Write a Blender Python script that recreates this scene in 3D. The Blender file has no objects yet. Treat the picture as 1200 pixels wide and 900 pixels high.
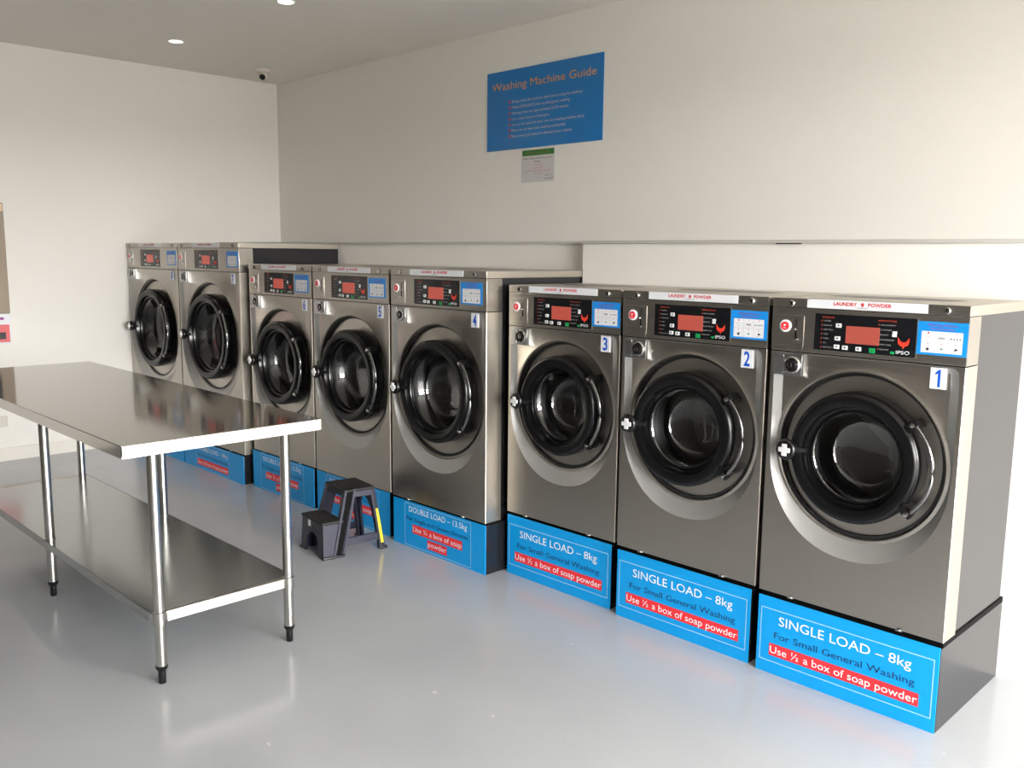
import bpy, bmesh, math, random
from mathutils import Vector, Matrix
random.seed(7)
S = bpy.context.scene
COL = S.collection

# ------------------------------------------------------------------ camera
F_PX = 1051.95
YAW, PITCH, ROLL = 0.7917, -0.1441, 0.0102
CAM = Vector((7.1174, -4.1545, 1.5276))
fw = Vector((-math.sin(YAW) * math.cos(PITCH), math.cos(YAW) * math.cos(PITCH), math.sin(PITCH)))
rt = Vector((math.cos(YAW), math.sin(YAW), 0.0))
up = rt.cross(fw)
r2 = rt * math.cos(ROLL) + up * math.sin(ROLL)
u2 = -rt * math.sin(ROLL) + up * math.cos(ROLL)
cd = bpy.data.cameras.new('camera')
cd.sensor_width = 36.0
cd.lens = 36.0 * F_PX / 1200.0
cd.clip_start = 0.02
cam = bpy.data.objects.new('camera', cd)
COL.objects.link(cam)
cam.matrix_world = Matrix(((r2.x, u2.x, -fw.x, CAM.x), (r2.y, u2.y, -fw.y, CAM.y), (r2.z, u2.z, -fw.z, CAM.z), (0, 0, 0, 1)))
S.camera = cam

# ------------------------------------------------------------------ light and exposure
S.view_settings.view_transform = 'Standard'
S.view_settings.look = 'None'
S.view_settings.gamma = 1.0
S.view_settings.use_curve_mapping = False
S.view_settings.exposure = 0.0
W = bpy.data.worlds.new('sky')
S.world = W
W.use_nodes = True
wb = W.node_tree.nodes['Background']
wb.inputs[0].default_value = (1.0, 0.985, 0.965, 1)
wb.inputs[1].default_value = 1.0
# hazy overcast sky: brightest low over the street, dimmer overhead
_nt = W.node_tree
_tc = _nt.nodes.new('ShaderNodeTexCoord')
_sp = _nt.nodes.new('ShaderNodeSeparateXYZ')
_mr = _nt.nodes.new('ShaderNodeMapRange')
_mr.interpolation_type = 'SMOOTHSTEP'
_mr.inputs['From Min'].default_value = 0.10
_mr.inputs['From Max'].default_value = 0.42
_mr.inputs['To Min'].default_value = 38.5
_mr.inputs['To Max'].default_value = 19.5
_nt.links.new(_tc.outputs['Generated'], _sp.inputs[0])
_nt.links.new(_sp.outputs['Z'], _mr.inputs['Value'])
_nt.links.new(_mr.outputs['Result'], wb.inputs[1])


def area(name, loc, tgt, sx, sy, power, col=(1, 1, 1)):
    d = bpy.data.lights.new(name, 'AREA')
    d.shape = 'RECTANGLE'
    d.size, d.size_y, d.energy, d.color = sx, sy, power, col
    o = bpy.data.objects.new(name, d)
    COL.objects.link(o)
    o.location = loc
    o.rotation_euler = (Vector(tgt) - Vector(loc)).to_track_quat('-Z', 'Y').to_euler()
    return o


# daylight coming through the shopfront glazing on the right-hand wall
wl = area('window_portal', (9.73, -2.51, 1.25), (0.0, -2.51, 1.25), 3.8, 2.5, 1)
wl.data.cycles.is_portal = True


# ------------------------------------------------------------------ materials
def lin(c):
    out = []
    for v in c:
        v /= 255.0
        out.append(v / 12.92 if v <= 0.04045 else ((v + 0.055) / 1.055) ** 2.4)
    return (*out, 1.0)


def mat(name, rgb, rough=0.5, metal=0.0, spec=0.5, noise=None, emis=None, coat=0.0):
    m = bpy.data.materials.new(name)
    m.use_nodes = True
    nt = m.node_tree
    b = nt.nodes['Principled BSDF']
    b.inputs['Base Color'].default_value = lin(rgb)
    b.inputs['Roughness'].default_value = rough
    b.inputs['Metallic'].default_value = metal
    b.inputs['Specular IOR Level'].default_value = spec
    b.inputs['Coat Weight'].default_value = coat
    if emis:
        b.inputs['Emission Color'].default_value = lin(emis[0])
        b.inputs['Emission Strength'].default_value = emis[1]
    if noise:   # (scale xyz, colour amount, bump strength, roughness amount)
        sc, ca, bs, ra = noise
        tc = nt.nodes.new('ShaderNodeTexCoord')
        mp = nt.nodes.new('ShaderNodeMapping')
        mp.inputs['Scale'].default_value = sc
        nz = nt.nodes.new('ShaderNodeTexNoise')
        nz.inputs['Detail'].default_value = 4
        nz.inputs['Scale'].default_value = 1.0
        nt.links.new(tc.outputs['Object'], mp.inputs['Vector'])
        nt.links.new(mp.outputs['Vector'], nz.inputs['Vector'])
        if ca:
            mx = nt.nodes.new('ShaderNodeMix')
            mx.data_type = 'RGBA'
            c = lin(rgb)
            mx.inputs[6].default_value = (c[0] * (1 - ca), c[1] * (1 - ca), c[2] * (1 - ca), 1)
            mx.inputs[7].default_value = (min(1, c[0] * (1 + ca)), min(1, c[1] * (1 + ca)), min(1, c[2] * (1 + ca)), 1)
            nt.links.new(nz.outputs['Fac'], mx.inputs[0])
            nt.links.new(mx.outputs[2], b.inputs['Base Color'])
        if bs:
            bp = nt.nodes.new('ShaderNodeBump')
            bp.inputs['Strength'].default_value = bs
            bp.inputs['Distance'].default_value = 0.01
            nt.links.new(nz.outputs['Fac'], bp.inputs['Height'])
            nt.links.new(bp.outputs['Normal'], b.inputs['Normal'])
        if ra:
            mr = nt.nodes.new('ShaderNodeMapRange')
            mr.inputs['From Min'].default_value = 0.3
            mr.inputs['From Max'].default_value = 0.7
            mr.inputs['To Min'].default_value = max(0.02, rough - ra)
            mr.inputs['To Max'].default_value = rough + ra
            nt.links.new(nz.outputs['Fac'], mr.inputs['Value'])
            nt.links.new(mr.outputs['Result'], b.inputs['Roughness'])
    return m


def floor_material():
    m = mat('grey_floor_paint', (150, 152, 156), 0.185, 0, 0.5)
    nt = m.node_tree
    b = nt.nodes['Principled BSDF']
    tc = nt.nodes.new('ShaderNodeTexCoord')
    n1 = nt.nodes.new('ShaderNodeTexNoise')
    n1.inputs['Scale'].default_value = 1.3
    n1.inputs['Detail'].default_value = 5
    nt.links.new(tc.outputs['Object'], n1.inputs['Vector'])
    rp = nt.nodes.new('ShaderNodeValToRGB')
    rp.color_ramp.elements[0].position = 0.3
    rp.color_ramp.elements[1].position = 0.75
    rp.color_ramp.elements[0].color = lin((173, 176, 180))
    rp.color_ramp.elements[1].color = lin((186, 189, 192))
    nt.links.new(n1.outputs['Fac'], rp.inputs['Fac'])
    # small pale chips and scuffs in the paint
    mp = nt.nodes.new('ShaderNodeMapping')
    mp.inputs['Scale'].default_value = (9, 16, 1)
    mp.inputs['Rotation'].default_value = (0, 0, 0.5)
    nt.links.new(tc.outputs['Object'], mp.inputs['Vector'])
    n2 = nt.nodes.new('ShaderNodeTexNoise')
    n2.inputs['Scale'].default_value = 1.6
    n2.inputs['Detail'].default_value = 2
    nt.links.new(mp.outputs['Vector'], n2.inputs['Vector'])
    gt = nt.nodes.new('ShaderNodeMapRange')
    gt.inputs['From Min'].default_value = 0.735
    gt.inputs['From Max'].default_value = 0.77
    nt.links.new(n2.outputs['Fac'], gt.inputs['Value'])
    mx = nt.nodes.new('ShaderNodeMix')
    mx.data_type = 'RGBA'
    mx.inputs[7].default_value = lin((205, 205, 205))
    nt.links.new(gt.outputs['Result'], mx.inputs[0])
    nt.links.new(rp.outputs['Color'], mx.inputs[6])
    nt.links.new(mx.outputs[2], b.inputs['Base Color'])
    n3 = nt.nodes.new('ShaderNodeTexNoise')
    n3.inputs['Scale'].default_value = 7
    n3.inputs['Detail'].default_value = 3
    nt.links.new(tc.outputs['Object'], n3.inputs['Vector'])
    bp = nt.nodes.new('ShaderNodeBump')
    bp.inputs['Strength'].default_value = 0.06
    bp.inputs['Distance'].default_value = 0.01
    nt.links.new(n3.outputs['Fac'], bp.inputs['Height'])
    nt.links.new(bp.outputs['Normal'], b.inputs['Normal'])
    return m


def glass_material():
    m = bpy.data.materials.new('door_glass')
    m.use_nodes = True
    nt = m.node_tree
    nt.nodes.remove(nt.nodes['Principled BSDF'])
    out = nt.nodes['Material Output']
    tr = nt.nodes.new('ShaderNodeBsdfTransparent')
    tr.inputs[0].default_value = (0.92, 0.93, 0.93, 1)
    gl = nt.nodes.new('ShaderNodeBsdfGlossy')
    gl.inputs['Roughness'].default_value = 0.03
    fr = nt.nodes.new('ShaderNodeFresnel')
    fr.inputs['IOR'].default_value = 2.0
    mx = nt.nodes.new('ShaderNodeMixShader')
    nt.links.new(fr.outputs[0], mx.inputs[0])
    nt.links.new(tr.outputs[0], mx.inputs[1])
    nt.links.new(gl.outputs[0], mx.inputs[2])
    nt.links.new(mx.outputs[0], out.inputs['Surface'])
    return m


def drum_material():
    m = mat('perforated_drum_steel', (190, 188, 184), 0.3, 1.0)
    nt = m.node_tree
    b = nt.nodes['Principled BSDF']
    tc = nt.nodes.new('ShaderNodeTexCoord')
    sp = nt.nodes.new('ShaderNodeSeparateXYZ')
    nt.links.new(tc.outputs['Object'], sp.inputs[0])

    def mth(op, a, bb=None, v=None):
        n = nt.nodes.new('ShaderNodeMath')
        n.operation = op
        nt.links.new(a, n.inputs[0])
        if bb is not None:
            nt.links.new(bb, n.inputs[1])
        if v is not None:
            n.inputs[1].default_value = v
        return n.outputs[0]
    an = mth('ARCTAN2', sp.outputs[0], sp.outputs[2])
    s1 = mth('SINE', mth('MULTIPLY', an, v=80.0))
    s2 = mth('SINE', mth('MULTIPLY', sp.outputs[1], v=360.0))
    pr = mth('MULTIPLY', s1, s2)
    g = mth('GREATER_THAN', pr, v=0.45)
    mx = nt.nodes.new('ShaderNodeMix')
    mx.data_type = 'RGBA'
    mx.inputs[6].default_value = lin((190, 188, 184))
    mx.inputs[7].default_value = lin((12, 12, 12))
    nt.links.new(g, mx.inputs[0])
    nt.links.new(mx.outputs[2], b.inputs['Base Color'])
    return m


M = {}
M['wall'] = mat('white_wall_paint', (234, 231, 225), 0.55, 0, 0.3, ((6, 6, 6), 0.012, 0.04, 0))
M['ceil'] = mat('white_ceiling_paint', (234, 230, 224), 0.7, 0, 0.2, ((3, 3, 3), 0.015, 0.03, 0))
M['base'] = mat('white_gloss_skirting', (228, 224, 216), 0.35)
M['trim'] = mat('grey_capping', (188, 186, 180), 0.45)
M['floor'] = floor_material()
M['steel'] = mat('brushed_steel', (176, 171, 163), 0.34, 1.0, 0.5, ((3, 3, 160), 0.05, 0.0, 0.06))
M['steelside'] = mat('brushed_steel_edge', (188, 181, 170), 0.44, 1.0, 0.5, ((3, 3, 120), 0.04, 0.0, 0.04))
M['steeltop'] = mat('table_steel', (154, 149, 142), 0.085, 1.0)
M['shelf'] = mat('galvanised_shelf', (162, 165, 163), 0.16, 0.72, 0.5, ((2.5, 2.5, 2.5), 0.03, 0.05, 0))
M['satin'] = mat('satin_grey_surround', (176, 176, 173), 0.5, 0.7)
M['steelend_lit'] = mat('window_lit_steel_edge', (205, 202, 196), 0.4, 1.0)  # lighter copy of the edge steel: window light painted into the table's near end
M['chrome'] = mat('polished_chrome', (190, 188, 184), 0.14, 1.0)
M['handle'] = mat('door_handle_chrome', (140, 140, 140), 0.2, 1.0)
M['cross'] = mat('knob_insert', (232, 232, 232), 0.35, 0.2)
M['star'] = mat('lifter_star', (235, 235, 232), 0.5, 0.2)
M['galv'] = mat('galvanised_tube', (200, 198, 192), 0.22, 1.0)
M['zinc'] = mat('zinc_plate', (178, 180, 182), 0.3, 1.0)
M['under'] = mat('table_underside', (206, 206, 202), 0.6)
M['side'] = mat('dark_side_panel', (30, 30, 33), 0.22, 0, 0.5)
M['plinth'] = mat('black_plinth_laminate', (26, 27, 31), 0.25, 0, 0.5, ((14, 14, 14), 0.1, 0.02, 0))
M['black'] = mat('black_plastic', (11, 11, 12), 0.28, 0, 0.5)
M['rubber'] = mat('black_rubber', (22, 22, 23), 0.45)
M['doorblk'] = mat('door_frame_plastic', (8, 8, 9), 0.2, 0, 0.35)
M['doorface'] = mat('door_face_plastic', (13, 13, 14), 0.3, 0, 0.28)
M['dark'] = mat('dark_void', (8, 8, 9), 0.7, 0, 0.1)
M['drum'] = drum_material()
M['drumback'] = mat('drum_back_steel', (165, 163, 158), 0.45, 0.5)
M['glass'] = glass_material()
M['blue'] = mat('blue_sign_vinyl', (0, 152, 224), 0.35, 0, 0.4)
M['bluedeep'] = mat('blue_guide_sign', (12, 116, 188), 0.22, 0, 0.5)
M['bluestk'] = mat('blue_sticker', (20, 140, 225), 0.35)
M['bluenum'] = mat('blue_number_ink', (10, 85, 200), 0.4)
M['navy'] = mat('dark_blue_ink', (14, 48, 92), 0.5)
M['white'] = mat('white_ink', (240, 242, 245), 0.5)
M['paper'] = mat('white_sticker', (226, 228, 232), 0.45)
M['notice'] = mat('notice_paper', (205, 203, 203), 0.6)
M['paleblue'] = mat('pale_blue_line', (150, 205, 240), 0.5)
M['red'] = mat('red_band', (235, 48, 56), 0.45)
M['redink'] = mat('red_ink', (205, 40, 48), 0.5)
M['orange'] = mat('orange_lettering', (206, 152, 66), 0.5)
M['board'] = mat('control_board_black', (17, 18, 22), 0.25, 0, 0.5)
M['hdr'] = mat('orange_red_print', (215, 75, 45), 0.5)
M['greyink'] = mat('grey_print', (165, 165, 165), 0.5)
M['lineink'] = mat('pale_print', (200, 206, 212), 0.5)
M['key'] = mat('white_key', (222, 222, 222), 0.4)
M['green'] = mat('green_key', (0, 150, 80), 0.4)
M['display'] = mat('lit_red_display', (110, 62, 54), 0.3, 0, 0.5, None, ((208, 80, 64), 0.55))
M['logo'] = mat('red_emblem', (225, 60, 40), 0.4)
M['purple'] = mat('purple_print', (150, 60, 140), 0.5)
M['gband'] = mat('green_band', (42, 120, 44), 0.5)
M['brownink'] = mat('brown_print', (140, 110, 80), 0.5)
M['blackink'] = mat('black_ink', (40, 40, 42), 0.5)
M['stool'] = mat('navy_stool_plastic', (27, 28, 46), 0.42, 0, 0.45)
M['stooltop'] = mat('charcoal_tread', (33, 32, 32), 0.65, 0, 0.4, ((120, 120, 120), 0.1, 0.15, 0))
M['yellow'] = mat('yellow_label', (246, 212, 30), 0.4)
M['lamp'] = mat('lit_lamp', (255, 250, 240), 0.5, 0, 0.2, None, ((255, 246, 232), 9.0))
M['lampring'] = mat('white_lamp_ring', (235, 232, 226), 0.4)
M['camwhite'] = mat('white_camera_shell', (214, 208, 198), 0.35)
M['tan'] = mat('vending_frame', (158, 143, 126), 0.6)
M['cream'] = mat('cream_cap', (240, 208, 170), 0.4)
M['pink'] = mat('pink_red_panel', (222, 104, 108), 0.5)
M['vdark'] = mat('vending_window', (42, 42, 46), 0.15, 0, 0.5)
M['outlet'] = mat('outlet_plastic', (212, 208, 198), 0.35)
M['pave'] = mat('outside_paving', (172, 169, 163), 0.8)
M['frontwall'] = mat('front_wall_paint', (82, 79, 75), 0.6)


# ------------------------------------------------------------------ mesh builder
_txt = {}


def glyphs(s, bold=0.0):
    if (s, bold) not in _txt:
        c = bpy.data.curves.new('tmp_text', 'FONT')
        c.body = s
        c.size = 1.0
        c.resolution_u = 3
        c.offset = bold
        o = bpy.data.objects.new('tmp_text', c)
        COL.objects.link(o)
        bpy.context.view_layer.update()
        me = o.to_mesh()
        v = [(p.co.x, p.co.y) for p in me.vertices]
        f = [list(p.vertices) for p in me.polygons]
        o.to_mesh_clear()
        bpy.data.objects.remove(o)
        bpy.data.curves.remove(c)
        _txt[(s, bold)] = (v, f)
    return _txt[(s, bold)]


class MB:
    """collects shapes, builds ONE mesh object; +x right, -y to the front, +z up"""

    def __init__(self):
        self.v, self.f, self.m, self.s = [], [], [], []
        self.mats = []

    def mi(self, m):
        if m not in self.mats:
            self.mats.append(m)
        return self.mats.index(m)

    def add(self, vs, fs, m, smooth=False):
        o = len(self.v)
        k = self.mi(m)
        self.v += [tuple(p) for p in vs]
        for f in fs:
            self.f.append([o + i for i in f])
            self.m.append(k)
            self.s.append(smooth)
        return self

    def box(self, x0, x1, y0, y1, z0, z1, m, bev=0.0, seg=2, skip=()):
        if bev <= 0:
            vs = [(x, y, z) for x in (x0, x1) for y in (y0, y1) for z in (z0, z1)]
            F = {'-x': [0, 1, 3, 2], '+x': [4, 6, 7, 5], '-y': [0, 4, 5, 1], '+y': [2, 3, 7, 6], '-z': [0, 2, 6, 4], '+z': [1, 5, 7, 3]}
            return self.add(vs, [f for k, f in F.items() if k not in skip], m)
        bm = bmesh.new()
        bmesh.ops.create_cube(bm, size=1.0)
        for q in bm.verts:
            q.co = Vector(((x0 + x1) / 2 + q.co.x * (x1 - x0), (y0 + y1) / 2 + q.co.y * (y1 - y0), (z0 + z1) / 2 + q.co.z * (z1 - z0)))
        bmesh.ops.bevel(bm, geom=bm.edges[:], offset=bev, segments=seg, profile=0.5, affect='EDGES')
        bm.verts.index_update()
        bm.normal_update()
        big = [max(abs(c) for c in f.normal) > 0.999 for f in bm.faces]
        self.add([q.co[:] for q in bm.verts], [[q.index for q in f.verts] for f in bm.faces], m, True)
        for i, flat in enumerate(big):
            if flat:
                self.s[len(self.s) - len(big) + i] = False
        bm.free()
        return self

    def prism(self, pts, a0, a1, m, to=lambda p, a: (p[0], a, p[1])):
        """2-D outline extruded from a0 to a1; to(p, a) gives the 3-D point"""
        n = len(pts)
        vs = [to(p, a0) for p in pts] + [to(p, a1) for p in pts]
        fs = [list(range(n)), list(range(2 * n - 1, n - 1, -1))]
        fs += [[i, i + n, (i + 1) % n + n, (i + 1) % n] for i in range(n)]
        return self.add(vs, fs, m)

    def rect(self, x0, x1, z0, z1, y, m):
        return self.add([(x0, y, z0), (x1, y, z0), (x1, y, z1), (x0, y, z1)], [[0, 1, 2, 3]], m)

    def poly(self, pts, y, m):
        return self.add([(p[0], y, p[1]) for p in pts], [list(range(len(pts)))], m)

    def frame(self, x0, x1, z0, z1, w, y, m):
        self.rect(x0, x1, z0, z0 + w, y, m)
        self.rect(x0, x1, z1 - w, z1, y, m)
        self.rect(x0, x0 + w, z0 + w, z1 - w, y, m)
        return self.rect(x1 - w, x1, z0 + w, z1 - w, y, m)

    def text(self, s, x0, x1, z0, z1, y, m, bold=0.0):
        """lettering stretched into the rectangle (ink box)"""
        v, f = glyphs(s, bold)
        ax, bx = min(p[0] for p in v), max(p[0] for p in v)
        az, bz = min(p[1] for p in v), max(p[1] for p in v)
        kx, kz = (x1 - x0) / (bx - ax), (z1 - z0) / (bz - az)
        return self.add([(x0 + (p[0] - ax) * kx, y, z0 + (p[1] - az) * kz) for p in v], f, m)

    def textline(self, s, x0, x1, base, cap, y, m):
        """lettering on a baseline with the capital height given"""
        v, f = glyphs(s)
        ax, bx = min(p[0] for p in v), max(p[0] for p in v)
        H = max(q[1] for q in glyphs('H')[0])
        kx, kz = (x1 - x0) / (bx - ax), cap / H
        return self.add([(x0 + (p[0] - ax) * kx, y, base + p[1] * kz) for p in v], f, m)

    def lathe(self, prof, m, c=(0, 0), n=64, a0=0.0, a1=2 * math.pi, smooth=True, axis='y'):
        """profile of (radius, y) turned about the y axis through c=(x, z)"""
        full = abs(a1 - a0 - 2 * math.pi) < 1e-6
        k = n if full else n + 1
        vs = []
        for r, h in prof:
            for i in range(k):
                a = a0 + (a1 - a0) * i / n
                if axis == 'y':
                    vs.append((c[0] + r * math.cos(a), h, c[1] + r * math.sin(a)))
                else:
                    vs.append((c[0] + r * math.cos(a), c[1] + r * math.sin(a), h))
        fs = []
        for j in range(len(prof) - 1):
            for i in range(n):
                i2 = (i + 1) % k
                if axis == 'y':
                    fs.append([j * k + i, j * k + i2, (j + 1) * k + i2, (j + 1) * k + i])
                else:
                    fs.append([j * k + i, (j + 1) * k + i, (j + 1) * k + i2, j * k + i2])
        return self.add(vs, fs, m, smooth)

    def disc(self, r, y, m, c=(0, 0), n=48):
        return self.poly([(c[0] + r * math.cos(2 * math.pi * i / n), c[1] + r * math.sin(2 * math.pi * i / n)) for i in range(n)], y, m)

    def tube(self, pts, r, m, n=12):
        pts = [Vector(p) for p in pts]
        vs, fs = [], []
        ref = Vector((0.0, 0.0, 1.0))
        if abs((pts[1] - pts[0]).normalized().dot(ref)) > 0.9:
            ref = Vector((0, 1, 0))
        for i, p in enumerate(pts):
            d = (pts[min(i + 1, len(pts) - 1)] - pts[max(i - 1, 0)]).normalized()
            a = d.cross(ref).normalized()
            b = a.cross(d)
            rr = r[i] if isinstance(r, (list, tuple)) else r
            for k in range(n):
                t = 2 * math.pi * k / n
                vs.append(p + (a * math.cos(t) + b * math.sin(t)) * rr)
        for i in range(len(pts) - 1):
            for k in range(n):
                k2 = (k + 1) % n
                fs.append([i * n + k, i * n + k2, (i + 1) * n + k2, (i + 1) * n + k])
        fs.append(list(range(n - 1, -1, -1)))
        fs.append([(len(pts) - 1) * n + k for k in range(n)])
        return self.add(vs, fs, m, True)

    def mesh(self, name):
        me = bpy.data.meshes.new(name)
        me.from_pydata(self.v, [], self.f)
        for m in self.mats:
            me.materials.append(M[m])
        me.polygons.foreach_set('material_index', self.m)
        me.polygons.foreach_set('use_smooth', self.s)
        me.update()
        if any(self.s):
            me.set_sharp_from_angle(angle=math.radians(35))
            me.polygons.foreach_set('use_smooth', self.s)
            me.update()
        return me

    def build(self, name, parent=None, loc=(0, 0, 0), rot=(0, 0, 0), recalc=False):
        me = self.mesh(name)
        if recalc:
            bm = bmesh.new()
            bm.from_mesh(me)
            bmesh.ops.recalc_face_normals(bm, faces=bm.faces[:])
            bm.to_mesh(me)
            bm.free()
        return place(name, me, parent, loc, rot)


def place(name, me, parent=None, loc=(0, 0, 0), rot=(0, 0, 0)):
    o = bpy.data.objects.new(name, me)
    COL.objects.link(o)
    if parent:
        o.parent = parent
    o.location = loc
    o.rotation_euler = rot
    return o


def tag(o, label=None, cat=None, group=None, kind=None):
    if label:
        o['label'] = label
    if cat:
        o['category'] = cat
    if group:
        o['group'] = group
    if kind:
        o['kind'] = kind
    return o


def thing(name, label, cat, loc=(0, 0, 0), rz=0.0, group=None):
    o = bpy.data.objects.new(name, None)
    o.empty_display_size = 0.1
    COL.objects.link(o)
    o.location = loc
    o.rotation_euler = (0, 0, rz)
    return tag(o, label, cat, group)


def struct(name, mb):
    return tag(mb.build(name), kind='structure')


# ------------------------------------------------------------------ the room
RX, RY, H = 9.5, -4.62, 2.943        # right wall, front wall, ceiling height
CL, CR, SX = -0.588, -0.668, 4.09   # service wall faces (left length, right length), step
struct('floor', MB().box(-0.2, RX + 0.2, RY - 0.2, 0.2, -0.12, 0.0, 'floor'))
struct('ceiling', MB().box(-0.2, RX + 0.2, RY - 0.2, 0.2, H, H + 0.12, 'ceil'))
struct('wall_left', MB().box(-0.2, 0.0, RY - 0.2, 0.2, 0.0, H, 'wall'))
struct('wall_back', MB().box(0.0, RX + 0.2, 0.0, 0.2, 0.0, H, 'wall'))
struct('wall_front', MB().box(0.0, RX + 0.2, RY - 0.2, RY, 0.0, H, 'frontwall'))
struct('wall_back_lower_left', MB().box(0.0, SX, CL, 0.0, 0.0, 1.582, 'wall'))
struct('wall_back_lower_right', MB().box(SX, RX, CR, 0.0, 0.0, 1.582, 'wall'))
wr = MB()
wr.box(RX, RX + 0.2, RY - 0.2, 0.2, 2.5, H, 'wall')
wr.box(RX, RX + 0.2, -0.62, 0.2, 0.0, 2.5, 'wall')
wr.box(RX, RX + 0.2, RY - 0.2, -4.4, 0.0, 2.5, 'wall')
struct('wall_right', wr)
wf = MB()
for y in (-4.38, -3.14, -1.90, -0.66):
    wf.box(RX + 0.06, RX + 0.12, y - 0.025, y + 0.025, 0.0, 2.5, 'trim')
wf.box(RX + 0.06, RX + 0.12, -4.4, -0.62, 2.45, 2.5, 'trim')
wf.box(RX + 0.06, RX + 0.12, -4.4, -0.62, 0.0, 0.06, 'trim')
struct('window_1', wf)
struct('ground_outside', MB().box(RX + 0.21, RX + 300, -200, 200, -0.16, -0.1, 'pave'))
tr = MB()
tr.box(0.0, SX, CL - 0.012, 0.0, 1.582, 1.597, 'trim', 0.002)
tr.box(SX, RX, CR - 0.012, 0.0, 1.582, 1.597, 'trim', 0.002)
tr.box(5.17, 5.285, CR - 0.0125, CR - 0.004, 1.5795, 1.5835, 'dark')
struct('trim_1', tr)
struct('baseboard_left', MB().box(0.0, 0.012, RY, CL, 0.0, 0.096, 'base', 0.002))

# ------------------------------------------------------------------ washing machines
SIZES = {
    # W, body height, control bottom, door centre z, door R, ring R, contour half-width, contour depth below centre
    'small': dict(W=0.660, H=1.078, dep=0.558, cz=0.552, R=0.223, ring=0.286, a=0.314, b=0.362, px=0.161, bx=0.507, nx=0.554, lx=0.130, l0=0.074, l1=0.593),
    'medium': dict(W=0.727, H=1.1965, dep=0.720, cz=0.597, R=0.256, ring=0.330, a=0.350, b=0.411, px=0.196, bx=0.548, nx=0.617, lx=0.162, l0=0.085, l1=0.650),
    'large': dict(W=0.882, H=1.3800, dep=0.750, cz=0.750, R=0.289, ring=0.364, a=0.424, b=0.450, px=0.262, bx=0.720, nx=0.758, lx=0.225, l0=0.066, l1=0.815),
}
LIDH, CTLH = 0.033, 0.153
SHELL = 0.10          # depth of the folded stainless front shell


def ctl_bottom(p):
    return p['H'] - LIDH - CTLH


def smoothstep(t):
    t = max(0.0, min(1.0, t))
    return t * t * (3 - 2 * t)


def front_panel_mesh(p):
    """pressed steel front: scooped surround, rolled ring lip, recessed flat disc round the door opening"""
    Wd, cz, ring, a, b = p['W'], p['cz'], p['ring'], p['a'], p['b']
    zt = ctl_bottom(p) - 0.003
    cx = Wd / 2
    N = 128
    angs = [2 * math.pi * i / N for i in range(N)]
    for x, z in ((0.002, 0.0), (Wd - 0.002, 0.0), (0.002, zt), (Wd - 0.002, zt)):   # put vertices at the corners
        t = math.atan2(z - cz, x - cx) % (2 * math.pi)
        k = min(range(N), key=lambda i: abs(angs[i] - t))
        angs[k] = t

    def r_rect(t):
        c, s = math.cos(t), math.sin(t)
        rx = (cx - 0.002) / abs(c) if abs(c) > 1e-9 else 9
        rz = ((zt - cz) / s) if s > 1e-9 else ((cz / -s) if s < -1e-9 else 9)
        return min(rx, rz)

    def r_con(t, ai, bu, bl):
        c, s = math.cos(t), math.sin(t)
        n, bb = (26, bu) if s > 0 else (2.15, bl)
        return ((abs(c) / ai) ** n + (abs(s) / bb) ** n) ** (-1.0 / n)

    def down(t):
        return smoothstep((1 - math.sin(t)) / 2)

    dd = 0.042
    rings = []
    rings.append(lambda t: (r_rect(t), 0.0))
    o_ = lambda t: min(r_rect(t) - 0.002, r_con(t, a, zt - cz - 0.003, b))
    i_ = lambda t: max(ring + 0.016, min(o_(t) - 0.003, r_con(t, a - 0.030, zt - cz - 0.006, b - 0.072)))
    dep = lambda t: 0.010 + 0.021 * down(t)
    for k in range(0, 4):
        u = k / 3
        rings.append(lambda t, u=u: (o_(t) + (i_(t) - o_(t)) * u, dep(t) * u))
    split = {1, 4}          # crisp creases: outer edge of the scoop, foot of its slope
    rings.append(lambda t: (min(i_(t) - 0.0004, ring + 0.0155), dep(t)))
    rings.append(lambda t: (ring + 0.010, dep(t) - 0.0035))
    rings.append(lambda t: (ring + 0.005, dep(t) - 0.0045))
    rings.append(lambda t: (ring + 0.001, dep(t) - 0.0025))
    rings.append(lambda t: (ring - 0.002, dep(t) + 0.003))
    rings.append(lambda t: (ring - 0.003, dd))
    rings.append(lambda t: (p['R'] * 0.9, dd))
    vs, fs, prev, scoop = [], [], None, []
    for j, fn in enumerate(rings):
        def row():
            k0 = len(vs)
            for t in angs:
                r, y = fn(t)
                vs.append((cx + r * math.cos(t), y, cz + r * math.sin(t)))
            return k0
        cur = row()
        if prev is not None:
            for i in range(N):
                i2 = (i + 1) % N
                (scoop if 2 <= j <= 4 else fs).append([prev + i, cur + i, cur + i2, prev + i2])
        prev = row() if j in split else cur
    mb = MB()
    mb.add(vs, fs, 'steel', True)
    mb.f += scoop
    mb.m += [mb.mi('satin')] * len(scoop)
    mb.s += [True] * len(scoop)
    # folded edges running back to the side panels
    for (x, sgn) in ((0.0, 1), (Wd, -1)):
        q = [(x + sgn * 0.002, 0.0, 0.0), (x, 0.003, 0.0), (x, SHELL, 0.0), (x + sgn * 0.002, 0.0, zt), (x, 0.003, zt), (x, SHELL, zt)]
        mb.add(q, [[0, 1, 4, 3], [1, 2, 5, 4]] if sgn < 0 else [[1, 0, 3, 4], [2, 1, 4, 5]], 'steelside')
    mb.add([(0, 0, 0), (Wd, 0, 0), (Wd, SHELL, 0), (0, SHELL, 0)], [[0, 3, 2, 1]], 'steelside')
    return mb


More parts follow.
